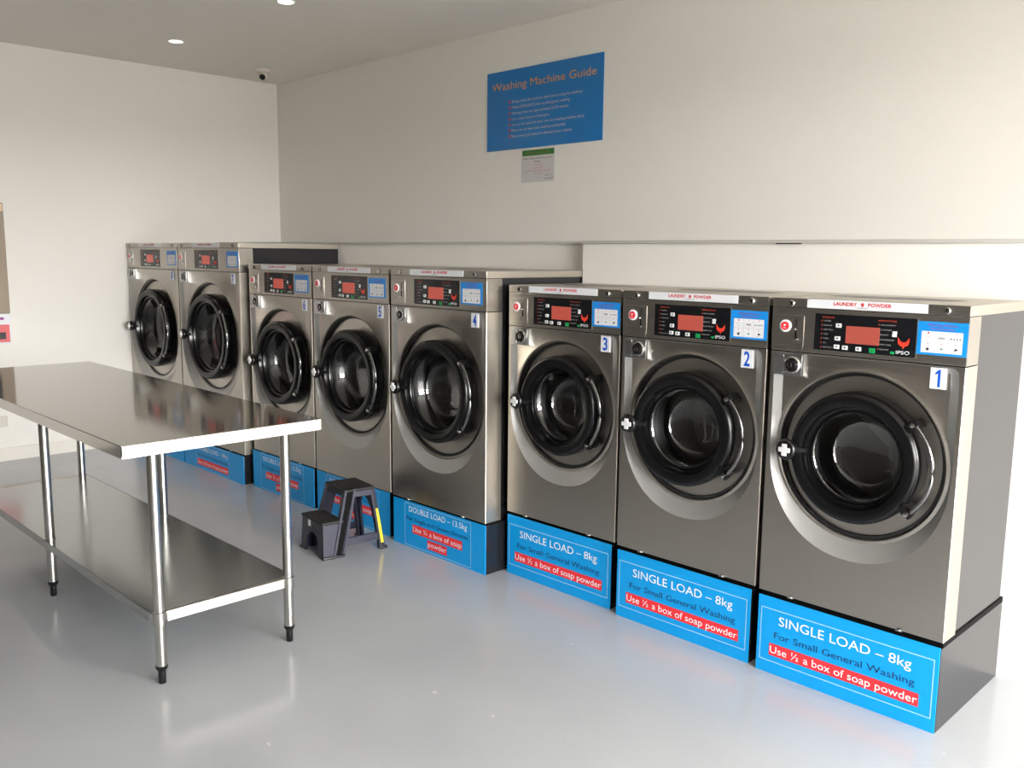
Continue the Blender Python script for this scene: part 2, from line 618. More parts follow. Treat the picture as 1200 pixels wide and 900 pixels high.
def star_pts(r, cx, cz):
    pts = []
    for k in range(3):
        t0 = math.pi / 2 + k * 2 * math.pi / 3 + math.pi / 3
        for dt, rr in ((-0.22, 0.62), (-0.07, 0.95), (0.07, 0.95), (0.22, 0.62), (0.62, 0.36), (1.05, 0.26), (1.47, 0.36)):
            pts.append((cx + r * rr * math.cos(t0 + dt), cz + r * rr * math.sin(t0 + dt)))
    return pts


_mesh = {}


def shared(key, name, fn):
    if key not in _mesh:
        _mesh[key] = fn().mesh(name)
    return _mesh[key]


def part(size, name, parent, fn, loc=(0, 0, 0), rot=(0, 0, 0)):
    return place(name, shared((size, name, fn.__name__), name, fn), parent, loc, rot)


def washing_machine(num, size, loc, label, ajar=0.0):
    p = SIZES[size]
    Wd, HH, dep, cz, R = p['W'], p['H'], p['dep'], p['cz'], p['R']
    cx, cb = Wd / 2, ctl_bottom(p)
    root = thing('washing_machine', label, 'washing machine', loc, 0, 'front-loading washing machines in a row along the wall')

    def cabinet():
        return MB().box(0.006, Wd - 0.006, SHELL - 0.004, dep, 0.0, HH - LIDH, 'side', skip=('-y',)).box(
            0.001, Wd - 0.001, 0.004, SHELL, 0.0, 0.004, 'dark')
    part(size, 'cabinet', root, cabinet)
    for fx in (0.20, 0.79):
        me = shared('foot_bolt', 'foot_bolt', lambda: MB().box(-0.011, 0.011, -0.006, 0.006, 0.0, 0.003, 'zinc', 0.001).lathe([(0.0055, 0.003), (0.0055, 0.007), (0.0001, 0.008)], 'chrome', n=12, axis='z'))
        place('foot_bolt', me, root, (Wd * fx, -0.0075, 0.0005))

    def front():
        return front_panel_mesh(p)
    fp = part(size, 'front_panel', root, front)

    def number():
        m = MB().box(p['nx'], p['nx'] + 0.048, 0.004, 0.010, cb - 0.078, cb - 0.011, 'paper')
        ch = str(num)
        xx, z0, z1 = p['nx'] + 0.024, cb - 0.072, cb - 0.017
        if ch == '1':
            m.poly([(xx - 0.001, z0), (xx + 0.007, z0), (xx + 0.007, z1), (xx + 0.001, z1), (xx - 0.009, z1 - 0.010), (xx - 0.009, z1 - 0.017), (xx - 0.001, z1 - 0.012)], 0.0034, 'bluenum')
        else:
            m.text(ch, xx - 0.0125, xx + 0.0125, z0, z1, 0.0034, 'bluenum', 0.02)
        return m
    number().build('number_sticker', fp)

    def lockplate():
        m = MB()
        x0, x1, z0, z1 = 0.014, 0.122, cb - 0.086, cb - 0.010
        m.box(x0, x1, -0.003, 0.012, z0, z1, 'zinc', 0.0015)
        m.box(x0 + 0.004, x0 + 0.040, -0.008, 0.0, z0 + 0.006, z1 - 0.004, 'zinc', 0.002)
        for dz in (0.014, 0.062):
            m.lathe([(0.0001, -0.009), (0.006, -0.008), (0.007, -0.002)], 'chrome', (x0 + 0.048, z0 + dz), 12)
        return m
    part(size, 'lock_plate', fp, lockplate)

    def barrel():
        c = (0.088, cb - 0.047)
        m = MB().lathe([(0.031, -0.003), (0.031, -0.008), (0.026, -0.013), (0.022, -0.013), (0.021, -0.006)], 'chrome', c, 32)
        m.lathe([(0.021, -0.006), (0.017, -0.012), (0.012, -0.014), (0.0001, -0.014)], 'black', c, 32)
        m.box(c[0] - 0.002, c[0] + 0.002, -0.0146, -0.013, c[1] - 0.007, c[1] + 0.007, 'zinc')
        return m
    part(size, 'lock_barrel', fp, barrel)

    def control():
        m = MB().box(0.0, Wd, 0.0, SHELL, cb, HH - LIDH - 0.0015, 'steel', 0.002)
        m.box(0.004, Wd - 0.004, 0.004, SHELL, cb - 0.003, cb, 'dark')
        m.box(0.004, Wd - 0.004, 0.004, SHELL, HH - LIDH - 0.003, HH - LIDH, 'dark')
        # pressed frame of the coin slot plate
        x0, x1, z0, z1 = 0.018, 0.122, cb + 0.016, cb + 0.127
        m.box(x0, x1, -0.0025, 0.001, z0, z1, 'steel', 0.002)
        m.box(x0 + 0.002, x1 - 0.002, -0.004, -0.002, z0 - 0.012, z0 + 0.006, 'steel', 0.0015)
        return m
    cp = part(size, 'control_panel', root, control)

    def coin_button():
        c = (0.053, cb + 0.088)
        m = MB().lathe([(0.0215, -0.0025), (0.0215, -0.006), (0.0205, -0.0065), (0.0001, -0.0065)], 'white', c, 32)
        m.lathe([(0.0152, -0.0066), (0.015, -0.0085), (0.0001, -0.0085)], 'red', c, 32)
        m.poly([(c[0] - 0.005, c[1]), (c[0] + 0.001, c[1] - 0.001), (c[0] + 0.005, c[1] + 0.004), (c[0] + 0.001, c[1] + 0.007), (c[0] - 0.004, c[1] + 0.006)], -0.0087, 'paper')
        m.rect(c[0] - 0.006, c[0] + 0.005, c[1] - 0.008, c[1] - 0.006, -0.0087, 'paper')
        return m
    part(size, 'coin_button', cp, coin_button)

    def coin_slot():
        m = MB().box(0.0915, 0.0955, -0.0035, -0.002, cb + 0.082, cb + 0.116, 'side')
        m.box(0.086, 0.092, -0.010, -0.002, cb + 0.074, cb + 0.081, 'chrome', 0.0015)
        m.box(0.090, 0.0955, -0.0035, -0.002, cb + 0.046, cb + 0.074, 'dark')
        m.box(0.083, 0.104, -0.012, -0.002, cb + 0.041, cb + 0.046, 'chrome', 0.0015)
        return m
    part(size, 'coin_slot', cp, coin_slot)

    def sticker():
        x0, z0, w, h = p['bx'], cb + 0.028, 0.150, 0.104
        m = MB().box(x0, x0 + w, -0.0012, 0.001, z0, z0 + h, 'bluestk')
        m.textline('Washing Machine', x0 + 0.030, x0 + 0.120, z0 + 0.090, 0.008, -0.0016, 'purple')
        m.textline('Instructions', x0 + 0.040, x0 + 0.112, z0 + 0.079, 0.007, -0.0016, 'purple')
        gx0, gx1, gz0, gz1 = x0 + 0.013, x0 + 0.137, z0 + 0.007, z0 + 0.074
        m.rect(gx0, gx1, gz0, gz1, -0.0015, 'paper')
        for k in (1, 2):
            xx = gx0 + (gx1 - gx0) * k / 3
            m.rect(xx - 0.0004, xx + 0.0004, gz0, gz1, -0.0018, 'greyink')
        zz = (gz0 + gz1) / 2
        m.rect(gx0, gx1, zz - 0.0004, zz + 0.0004, -0.0018, 'greyink')
        for i in range(3):
            for j in range(2):
                ux, uz = gx0 + (gx1 - gx0) * (i + 0.5) / 3, gz0 + (gz1 - gz0) * (j + 0.5) / 2
                m.text(str(1 + i + 3 * (1 - j)), ux - 0.0025, ux + 0.0025, uz + 0.008, uz + 0.014, -0.0018, 'redink')
        ux = gx0 + (gx1 - gx0) / 6
        u2 = gx0 + (gx1 - gx0) / 2
        u3 = gx0 + (gx1 - gx0) * 5 / 6
        zl, zu = gz0 + 0.013, gz0 + 0.046
        m.rect(ux - 0.010, ux + 0.008, zu + 0.003, zu + 0.0042, -0.0018, 'greyink')
        m.rect(ux - 0.006, ux + 0.004, zu - 0.006, zu - 0.0048, -0.0018, 'greyink')
        m.rect(u2 - 0.011, u2 + 0.009, zu - 0.003, zu + 0.004, -0.0018, 'greyink')
        for k in range(4):
            m.disc(0.0024, -0.0018, 'blackink', (u3 - 0.014 + k * 0.009, zu), 10)
        m.disc(0.006, -0.0018, 'greyink', (ux, zl - 0.002), 16)
        m.disc(0.0035, -0.002, 'side', (ux, zl - 0.002), 12)
        m.disc(0.004, -0.0018, 'greyink', (u2, zl), 12)
        m.rect(u2 - 0.002, u2 + 0.005, zl - 0.001, zl + 0.002, -0.002, 'green')
        m.poly([(u3 - 0.004, zl - 0.003), (u3 + 0.004, zl - 0.003), (u3 + 0.009, zl + 0.003), (u3 - 0.001, zl + 0.004)], -0.0018, 'blackink')
        m.rect(u3 - 0.011, u3 + 0.003, zl - 0.008, zl - 0.0068, -0.0018, 'greyink')
        return m
    part(size, 'instruction_sticker', cp, sticker)

    # control board: black fascia with print, keys and lit display
    bx, bz, bw, bh = p['px'], cb + 0.0135, 0.344, 0.1245

    def board():
        m = MB().box(bx - 0.002, bx + bw + 0.002, -0.001, 0.002, bz - 0.002, bz + bh + 0.002, 'steelside')
        m.box(bx, bx + bw, -0.003, 0.002, bz, bz + bh, 'board', 0.001)
        y = -0.0036
        X = lambda u: bx + bw * u / 1000.0
        Z = lambda v: bz + bh * v / 1000.0
        m.textline('PROGRAMS', X(82), X(202), Z(890), 0.0048, y, 'hdr')
        for k, (s, e) in enumerate((('NORMAL', 172), ('DELICATE', 182), ('PERM PRESS', 196), ('COLD', 146), ('WARM', 152), ('HOT', 132), ('HEAVY DUTY', 204))):
            z = 795 - k * 120
            m.textline(s, X(98), X(e), Z(z), 0.0040, y, 'greyink')
            m.poly([(X(72), Z(z - 5)), (X(78), Z(z - 5)), (X(86), Z(z + 40)), (X(80), Z(z + 40))], y, 'hdr')
        m.textline('INSTRUCTIONS', X(640), X(812), Z(880), 0.0048, y, 'hdr')
        for k, (s, e) in enumerate((('ADD LAUNDRY', 806), ('CLOSE DOOR', 770), ('SELECT', 745), ('ADD DETERGENT', 800), ('INSERT COIN', 772), ('PUSH START', 752))):
            z = 775 - k * 128
            m.textline(s, X(662), X(e), Z(z), 0.0042, y, 'greyink')
            m.poly([(X(640), Z(z - 5)), (X(646), Z(z - 5)), (X(654), Z(z + 40)), (X(648), Z(z + 40))], y, 'hdr')
        m.rect(X(208), X(211), Z(90), Z(960), y, 'side')
        m.frame(X(823), X(952), Z(180), Z(490), 0.0008, y, 'side')
        return m
    bd = part(size, 'control_board', root, board)

    def display():
        return MB().box(bx + 0.1125, bx + 0.2265, -0.0045, -0.002, cb + 0.0435, cb + 0.1015, 'display', 0.001)
    part(size, 'display', bd, display)

    def button_mesh(kind):
        m = MB()
        if kind == 'key':
            m.box(-0.010, 0.010, -0.0015, 0.002, -0.007, 0.007, 'key', 0.0015)
            m.poly([(-0.004, -0.002), (0.003, -0.002), (0.003, 0.0025), (-0.001, 0.0035)], -0.0018, 'side')
        elif kind == 'small':
            m.box(-0.0075, 0.0075, -0.0015, 0.002, -0.0045, 0.0045, 'key', 0.0012)
        elif kind == 'green':
            m.box(-0.010, 0.010, -0.0015, 0.002, -0.008, 0.008, 'green', 0.0015)
            m.disc(0.004, -0.0018, 'gband', (0, 0), 12)
        else:
            m.box(-0.0065, 0.0065, -0.0012, 0.002, -0.004, 0.004, 'green', 0.001)
        return m
    for u, v, k in ((250, 700, 'key'), (245, 350, 'key'), (240, 125, 'key'), (325, 115, 'key'), (460, 110, 'key'), (595, 95, 'green'), (800, 610, 'small'), (797, 535, 'small'), (788, 85, 'led')):
        me = shared(('btn', k), 'button', lambda k=k: button_mesh(k))
        o = place('button', me, bd, (bx + bw * u / 1000, -0.003, bz + bh * v / 1000))
        if k in ('green', 'led'):
            o['label'] = 'green button'

    def emblem():
        ex, ez, s = bx + bw * 0.887, bz + bh * 0.36, 0.0185
        m = MB()
        order = [(0, 0.12), (-0.35, 0.2), (-0.66, 0.44), (-0.98, 1), (-1.0, 0.25), (-0.92, -0.12), (-0.72, -0.42), (-0.42, -0.56), (-0.22, -0.62), (-0.13, -0.86), (0, -1)]
        m.poly([(ex + s * a, ez + s * b) for a, b in order], -0.0040, 'logo')
        m.poly([(ex - s * a, ez + s * b) for a, b in reversed(order)], -0.0040, 'logo')
        m.text('IPSO', ex - 0.022, ex + 0.021, bz + bh * 0.065, bz + bh * 0.155, -0.0040, 'white')
        return m
    part(size, 'emblem', bd, emblem)

    # lid with locks and the powder label
    def lid():
        m = MB().box(0.0, Wd, 0.0, dep, HH - LIDH, HH, 'steelside', 0.002)
        m.box(0.001, Wd - 0.001, -0.002, 0.004, HH - LIDH + 0.0005, HH - 0.0005, 'steel', 0.001)
        n = 40
        ex, ey, rx, ry = Wd * 0.46, 0.30, Wd * 0.37, 0.085
        m.add([(ex + rx * math.cos(2 * math.pi * i / n), ey + ry * math.sin(2 * math.pi * i / n), HH + 0.0012) for i in range(n)], [list(range(n))], 'doorface')
        return m
    ld = part(size, 'lid', root, lid)

    def label_():
        x0 = p['lx']
        m = MB().box(x0, x0 + 0.404, -0.0035, -0.001, HH - LIDH + 0.003, HH - 0.001, 'paper')
        z = HH - LIDH + 0.014
        m.text('LAUNDRY', x0 + 0.095, x0 + 0.176, z, z + 0.0125, -0.004, 'redink', 0.03)
        m.text('POWDER', x0 + 0.213, x0 + 0.291, z, z + 0.0125, -0.004, 'redink', 0.03)
        ax = x0 + 0.1945
        m.poly([(ax - 0.008, z + 0.006), (ax + 0.008, z + 0.006), (ax, z + 0.0135)], -0.004, 'redink')
        m.rect(ax - 0.0035, ax + 0.0035, z - 0.0005, z + 0.006, -0.004, 'redink')
        m.text('compartment', x0 + 0.176, x0 + 0.214, z - 0.007, z - 0.003, -0.004, 'blackink')
        return m
    part(size, 'powder_label', ld, label_)
    for lx in (p['l0'], p['l1']):
        me = shared('lidlock', 'lid_lock', lambda: MB().lathe([(0.0115, 0.002), (0.0115, -0.006), (0.009, -0.009), (0.0001, -0.009)], 'chrome', n=20).box(-0.0015, 0.0015, -0.0096, -0.008, -0.005, 0.005, 'dark'))
        place('lid_lock', me, ld, (lx, -0.002, HH - 0.0175))

    # tub and drum behind the door
    def drum():
        y0 = 0.043
        m = MB().lathe([(R * 0.92, y0), (R * 0.86, y0 + 0.02), (R * 0.80, y0 + 0.05), (R * 0.83, y0 + 0.075)], 'rubber', n=64)
        m.lathe([(R * 0.83, y0 + 0.075), (R * 0.86, y0 + 0.08), (R * 1.12, y0 + 0.10), (R * 1.12, y0 + 0.36)], 'drum', n=64)
        m.lathe([(R * 1.12, y0 + 0.36), (R * 0.9, y0 + 0.375), (0.0001, y0 + 0.375)], 'drumback', n=64)
        m.prism(star_pts(R * 0.95, 0, 0), y0 + 0.345, y0 + 0.374, 'star')
        for k in range(3):
            t = 2 * math.pi * k / 3 + 0.5
            c, s = math.cos(t), math.sin(t)
            q = [(R * 1.12, -0.04), (R * 0.93, 0.0), (R * 1.12, 0.04)]
            m.prism([(r * c - w * s, r * s + w * c) for r, w in q], y0 + 0.12, y0 + 0.35, 'drumback')
        return m
    part(size, 'drum', root, drum, (cx, 0, cz))

    def seal():
        g = p['ring'] - 0.008
        return MB().lathe([(g + 0.0055, 0.042), (g + 0.005, 0.032), (g - 0.004, 0.031), (g - 0.006, 0.042)], 'rubber', n=96)
    part(size, 'door_seal', root, seal, (cx, 0, cz))

    # door, hung on the right
    hx = R + 0.035
    dl = (cx + hx - hx * math.cos(ajar), 0.0 - hx * math.sin(ajar), cz)

    def door():
        m = MB()
        m.lathe([(R - 0.006, 0.041), (R, 0.038), (R + 0.001, 0.0), (R, -0.022), (R - 0.006, -0.031), (R - 0.014, -0.0355)], 'doorblk', n=96)
        m.lathe([(R - 0.014, -0.0355), (R - 0.020, -0.0365), (R - 0.040, -0.0350), (R - 0.046, -0.032)], 'doorface', n=96)
        m.lathe([(R - 0.046, -0.032), (R - 0.050, -0.020), (R - 0.052, -0.012), (R - 0.060, -0.010), (R - 0.064, -0.002), (R - 0.066, 0.012)], 'doorblk', n=96)
        m.lathe([(R - 0.066, 0.012), (R - 0.056, 0.038), (R - 0.03, 0.041), (R - 0.006, 0.041)], 'rubber', n=96)
        return m
    dr = part(size, 'door', root, door, dl, (0, 0, ajar))

    def glass():
        g = R - 0.0655
        return MB().lathe([(g, 0.010), (g * 0.985, 0.004), (g * 0.93, 0.012), (g * 0.84, 0.06), (g * 0.76, 0.088), (g * 0.66, 0.098), (g * 0.4, 0.104), (g * 0.15, 0.107), (0.0001, 0.1075)], 'glass', n=96)
    part(size, 'door_glass', dr, glass)

    def rim():
        g = R - 0.064
        return MB().lathe([(g + 0.001, 0.011), (g - 0.001, 0.0015), (g - 0.005, 0.0), (g - 0.007, 0.003), (g - 0.007, 0.012)], 'doorface', n=96)
    part(size, 'glass_rim', dr, rim)

    def knob():
        kx = -R - (0.0 if size == 'small' else 0.010)
        m = MB()
        m.tube([(kx + 0.06, -0.020, 0), (kx + 0.03, -0.034, 0), (kx + 0.008, -0.042, 0)], 0.011, 'black', 12)
        m.lathe([(0.0001, -0.034), (0.030, -0.036), (0.0365, -0.044), (0.0375, -0.054), (0.034, -0.062), (0.028, -0.066), (0.0001, -0.0655)], 'black', (kx, 0), 40)
        for (w, h) in ((0.0215, 0.0085), (0.0090, 0.0215)):
            m.box(kx - w, kx + w, -0.0705, -0.064, -h, h, 'cross', 0.002)
        return m
    part(size, 'latch_knob', dr, knob)

    for s in (1, -1):
        def hinge():
            c, sn = math.cos(math.radians(36)), math.sin(math.radians(36))
            m = MB()
            for (r0, r1, w, ya, yb, mm) in ((R - 0.03, R + 0.030, 0.018, -0.030, 0.030, 'black'), (R + 0.008, R + 0.040, 0.011, -0.046, -0.020, 'black')):
                q = [(r0, -w), (r1, -w * 0.8), (r1, w * 0.8), (r0, w)]
                m.prism([(r * c - t * sn, r * sn + t * c) for r, t in q], ya, yb, mm)
            m.lathe([(0.0001, -0.052), (0.008, -0.051), (0.009, -0.044)], 'chrome', ((R + 0.024) * c, (R + 0.024) * sn), 16)
            return m

        def hinge_low():
            m = hinge()
            m.v = [(v[0], v[1], -v[2]) for v in m.v]
            m.f = [f[::-1] for f in m.f]
            return m
        part(size, 'hinge', dr, hinge if s > 0 else hinge_low)

    def handle():
        pts = []
        for k in range(17):
            t = math.radians(-34 + 68 * k / 16)
            u = abs(k - 8) / 8
            pts.append(((R + 0.048 - 0.020 * u ** 2) * math.cos(t), -0.046 + 0.010 * u ** 4, (R + 0.048 - 0.020 * u ** 2) * math.sin(t)))
        return MB().tube(pts, 0.0068, 'handle', 12)
    part(size, 'handle', dr, handle)
    return root


MACH = [
    # num, size, x-left, y-front, z, label
    (1, 'small', 5.494, -1.2512, 0.307, 'stainless washing machine with number 1 sticker, nearest the camera', 0.0),
    (2, 'small', 4.813, -1.2425, 0.307, 'stainless washing machine with number 2 sticker, between machines 1 and 3', math.radians(4.5)),
    (3, 'small', 4.131, -1.2299, 0.307, 'stainless washing machine with number 3 sticker', 0.0),
    (4, 'medium', 3.358, -1.3293, 0.2504, 'taller stainless washing machine with number 4 sticker, bare side showing', 0.0),
    (5, 'medium', 2.599, -1.3175, 0.2504, 'stainless washing machine with number 5 sticker, behind the step stool', 0.0),
    (6, 'medium', 1.846, -1.3117, 0.2504, 'stainless washing machine with number 6 sticker, beside the tallest pair', 0.0),
    (7, 'large', 0.904, -1.3454, 0.1995, 'right one of the two tallest washing machines at the far end', 0.0),
    (8, 'large', 0.004, -1.3454, 0.1995, 'tallest washing machine in the far corner against the left wall', 0.0),
]
BACK = {1: CR, 2: CR, 3: CR, 4: CL, 5: CL, 6: CL, 7: CL, 8: CL}
for num, size, x, y, z, label, aj in MACH:
    washing_machine(num, size, (x, y, z), label, aj)

# ------------------------------------------------------------------ plinths with blue load signs


def load_sign(num, w, h):
    m = MB().box(0.0, w, -0.004, 0.0, 0.0, h, 'blue')
    y = -0.0048
    if num <= 3:
        m.frame(0.012, w - 0.013, 0.046, 0.249, 0.0035, y, 'paleblue')
        m.textline('SINGLE LOAD – 8kg', 0.085, 0.562, 0.193, 0.0335, y, 'white')
        m.textline('For Small General Washing', 0.069, 0.576, 0.139, 0.024, y, 'navy')
        m.rect(0.051, 0.592, 0.071, 0.117, y, 'red')
        m.textline('Use ½ a box of soap powder', 0.055, 0.588, 0.081, 0.027, y - 0.0006, 'white')
    elif num <= 6:
        m.frame(0.097, 0.616, 0.008, 0.236, 0.0035, y, 'paleblue')
        m.textline('DOUBLE LOAD – 13.5kg', 0.133, 0.587, 0.192, 0.029, y, 'white')
        m.textline('For Single and Queen Doonas', 0.113, 0.593, 0.145, 0.021, y, 'navy')
        m.rect(0.161, 0.552, 0.081, 0.128, y, 'red')
        m.textline('Use ¾ a box of soap', 0.166, 0.547, 0.092, 0.026, y - 0.0006, 'white')
        m.rect(0.283, 0.436, 0.024, 0.071, y, 'red')
        m.textline('powder', 0.288, 0.431, 0.038, 0.026, y - 0.0006, 'white')
    else:
        m.frame(0.195, 0.672, 0.006, 0.186, 0.003, y, 'paleblue')
        m.textline('DOUBLE LOAD – 18kg', 0.225, 0.655, 0.136, 0.028, y, 'white')
        m.textline('For King and Queen Doonas', 0.215, 0.660, 0.090, 0.021, y, 'navy')
        m.rect(0.209, 0.664, 0.026, 0.072, y, 'red')
        m.textline('Use a full box of soap powder', 0.215, 0.658, 0.037, 0.024, y - 0.0006, 'white')
    return m


PL = {1: (5.503, 6.152, -1.2577, .2913), 2: (4.825, 5.464, -1.2459, .2913), 3: (4.133, 4.773, -1.2239, .2913),
      4: (3.379, 4.098, -1.3355, .2444), 5: (2.601, 3.3135, -1.3126, .2444), 6: (1.837, 2.566, -1.3138, .2444),
      7: (0.904, 1.7815, -1.3536, .1915), 8: (0.008, 0.889, -1.3536, .1915)}
PLAB = {1: 'black plinth with a blue SINGLE LOAD sign under machine number 1', 2: 'black plinth with a blue SINGLE LOAD sign under machine number 2',
        3: 'black plinth with a blue SINGLE LOAD sign under machine number 3', 4: 'black plinth with a blue DOUBLE LOAD sign under machine number 4',
        5: 'blue-fronted plinth under machine number 5, behind the step stool', 6: 'blue-fronted plinth under machine number 6, behind the right table leg',
        7: 'low blue-fronted 18kg plinth seen under the table edge', 8: 'low blue-fronted plinth in the far corner, mostly hidden by the table'}
for num, size, x, y, z, label, aj in MACH:
    x0, x1, yf, h = PL[num]
    r = thing('plinth', PLAB[num], 'plinth', (x0, yf, 0), 0, 'plinths under the washing machines')
    w = x1 - x0
    b = MB().box(0.0, w, 0.0, BACK[num] - yf - 0.002, 0.0, h - 0.003, 'plinth', 0.0015)
    b.box(0.0, w, 0.016, BACK[num] - yf - 0.002, h - 0.004, z - 0.0005, 'dark')
    b.build('plinth_box', r)
    load_sign(num, w - 0.002, h).build('load_sign', r)

# ------------------------------------------------------------------ steel table
TX0, TX1, TY0, TY1, TZ = 1.787, 4.191, -3.0495, -2.2903, 0.894
tb = thing('steel_table', 'long stainless steel work table with undershelf in the foreground', 'table', (0, 0, 0))
SH, FH = 0.262, 0.043
top = MB().box(TX0, TX1, TY0, TY1, TZ - 0.004, TZ, 'steeltop', 0.0015)
top.box(TX0, TX1, TY0, TY0 + 0.003, TZ - FH, TZ - 0.002, 'steeltop')
top.box(TX0, TX1, TY1 - 0.003, TY1, TZ - FH, TZ - 0.002, 'steeltop')
yz = lambda p, a: (a, p[0], p[1])
rim_pts = [(TY0, TZ - 0.002), (TY0, TZ - FH + 0.010), (TY0 + 0.003, TZ - FH + 0.003), (TY0 + 0.010, TZ - FH), (TY1 - 0.010, TZ - FH), (TY1 - 0.003, TZ - FH + 0.003), (TY1, TZ - FH + 0.010), (TY1, TZ - 0.002)]
top.prism(rim_pts, TX1 - 0.003, TX1, 'steelend_lit', yz)
top.prism(rim_pts, TX0, TX0 + 0.003, 'steelside', yz)
top.box(TX0 + 0.05, TX1 - 0.05, TY0 + 0.10, TY1 - 0.10, TZ - 0.022, TZ - 0.004, 'under')
top.build('tabletop', tb, recalc=True)
LX, LY = (1.884, 2.968, 4.102), (-2.9146, -2.4015)
shl = MB().box(LX[0] + 0.010, LX[2] - 0.010, LY[0] - 0.026, LY[1] + 0.026, SH - 0.003, SH, 'shelf')
shl.box(LX[0] + 0.026, LX[2] - 0.026, LY[0] - 0.027, LY[0] - 0.024, SH - 0.034, SH, 'shelf')
shl.box(LX[0] + 0.026, LX[2] - 0.026, LY[1] + 0.024, LY[1] + 0.027, SH - 0.034, SH, 'shelf')
shl.box(LX[2] - 0.012, LX[2] + 0.012, LY[0] + 0.023, LY[1] - 0.023, SH - 0.036, SH + 0.001, 'steelend_lit', 0.002)
shl.box(LX[0] - 0.012, LX[0] + 0.012, LY[0] + 0.023, LY[1] - 0.023, SH - 0.036, SH + 0.001, 'steelside', 0.002)
shl.build('undershelf', tb, recalc=True)


def leg_mesh():
    m = MB()
    m.lathe([(0.0001, 0.062), (0.0195, 0.062), (0.0195, TZ - 0.012)], 'galv', n=24, axis='z')
    m.lathe([(0.0196, SH - 0.045), (0.0235, SH - 0.043), (0.0235, SH + 0.003), (0.0196, SH + 0.005)], 'galv', n=24, axis='z')
    m.lathe([(0.0196, TZ - 0.06), (0.025, TZ - 0.058), (0.025, TZ - 0.006)], 'galv', n=24, axis='z')
    return m


def foot_mesh():
    return MB().lathe([(0.0001, 0.0), (0.0125, 0.0), (0.0135, 0.004), (0.0135, 0.045), (0.0145, 0.046), (0.0215, 0.058), (0.0215, 0.066), (0.0195, 0.067)], 'black', n=24, axis='z')


lme, fme = leg_mesh().mesh('leg'), foot_mesh().mesh('foot')
for lx in LX:
    for ly in LY:
        lg = place('leg', lme, tb, (lx, ly, 0))
        place('foot', fme, lg)['label'] = 'black adjustable foot'

# ------------------------------------------------------------------ step stool
st = thing('step_stool', 'small navy two-step plastic stool with a yellow strip, on the floor by machine 5', 'step stool', (3.285, -1.612, 0), math.radians(-7.2))
XH = lambda z: 0.134 - 0.078 * z
HT, HL = 0.335, 0.186
TH = 0.016
for sgn, nm in ((1, 'side_frame'), (-1, 'side_frame')):
    m = MB()

    def pr(pts, o0, o1, mm, sgn=sgn, m=m):
        m.prism(pts, o0, o1, mm, lambda p, a: (sgn * (XH(p[1]) - a), p[0], p[1]))
    pr([(-0.160, 0.012), (-0.153, HL), (-0.058, HL + 0.002), (-0.098, 0.012)], 0.002, TH, 'stool')
    pr([(-0.112, 0.0), (-0.026, HT), (0.036, HT), (-0.046, 0.0)], 0.003, TH + 0.01, 'stool')
    pr([(-0.112, 0.0), (-0.026, HT), (-0.014, HT), (-0.098, 0.0)], -0.003, 0.006, 'stool')
    pr([(-0.060, 0.0), (0.022, HT), (0.036, HT), (-0.046, 0.0)], -0.003, 0.006, 'stool')
    pr([(-0.096, 0.012), (-0.012, HT - 0.004), (0.020, HT - 0.004), (-0.062, 0.012)], 0.0015, 0.004, 'dark')
    pr([(0.02, HT - 0.042), (0.142, HT - 0.046), (0.138, HT - 0.004), (0.03, HT - 0.002)], 0.002, TH, 'stool')
    pr([(0.158, 0.0), (0.114, HT - 0.004), (0.140, HT - 0.004), (0.188, 0.0)], 0.0, TH + 0.012, 'stool')
    pr([(-0.058, 0.050), (0.170, 0.050), (0.166, 0.088), (-0.048, 0.088)], 0.004, TH, 'stool')
    # feet
    for ya, yb in ((-0.168, -0.050), (0.150, 0.198)):
        m.box(min(sgn * 0.112, sgn * 0.142), max(sgn * 0.112, sgn * 0.142), ya, yb, 0.0, 0.014, 'rubber', 0.004)
    fr = m.build('side_frame', st, recalc=True)
    if sgn > 0:
        ys = MB()
        ys.prism([(0.164, 0.032), (0.142, 0.215), (0.155, 0.215), (0.179, 0.032)], -0.0012, 0.0, 'yellow', lambda p, a: (XH(p[1]) - a, p[0], p[1]))
        for k in range(3):
            z = 0.195 + k * 0.008
            ys.prism([(0.146 - 0.1 * (z - 0.195), z), (0.146 - 0.1 * (z - 0.195), z + 0.002), (0.156, z + 0.002), (0.156, z)], -0.0016, -0.0012, 'blackink', lambda p, a: (XH(p[1]) - a, p[0], p[1]))
        tag(ys.build('label_strip', fr, recalc=True), 'yellow strip sticker')
tt = MB().box(-0.110, 0.112, -0.034, 0.144, HT - 0.016, HT, 'stooltop', 0.007, 3)
tt.box(-0.104, 0.104, -0.030, -0.020, HT - 0.036, HT - 0.010, 'stooltop', 0.003)
tt.build('upper_tread', st)
lt = MB().box(-0.122, 0.122, -0.163, -0.040, HL - 0.014, HL + 0.002, 'stooltop', 0.006, 3)
for k in range(4):
    lt.lathe([(0.004, HL + 0.002), (0.003, HL + 0.0035), (0.0001, HL + 0.0035)], 'stool', (0.012, -0.140 + k * 0.024), 10, axis='z')
lt.build('lower_tread', st)
ap = MB()


def arch(xb, zt, ztop, xt, n=10):
    pts = [(-xb[0], 0.0), (-xb[1], 0.0)]
    for i in range(n + 1):
        t = math.pi * (1 - i / n)
        pts.append((xt * math.cos(t), zt * 0.55 + zt * 0.45 * math.sin(t)))
    pts += [(xb[1], 0.0), (xb[0], 0.0), (XH(ztop), ztop), (-XH(ztop), ztop)]
    return pts


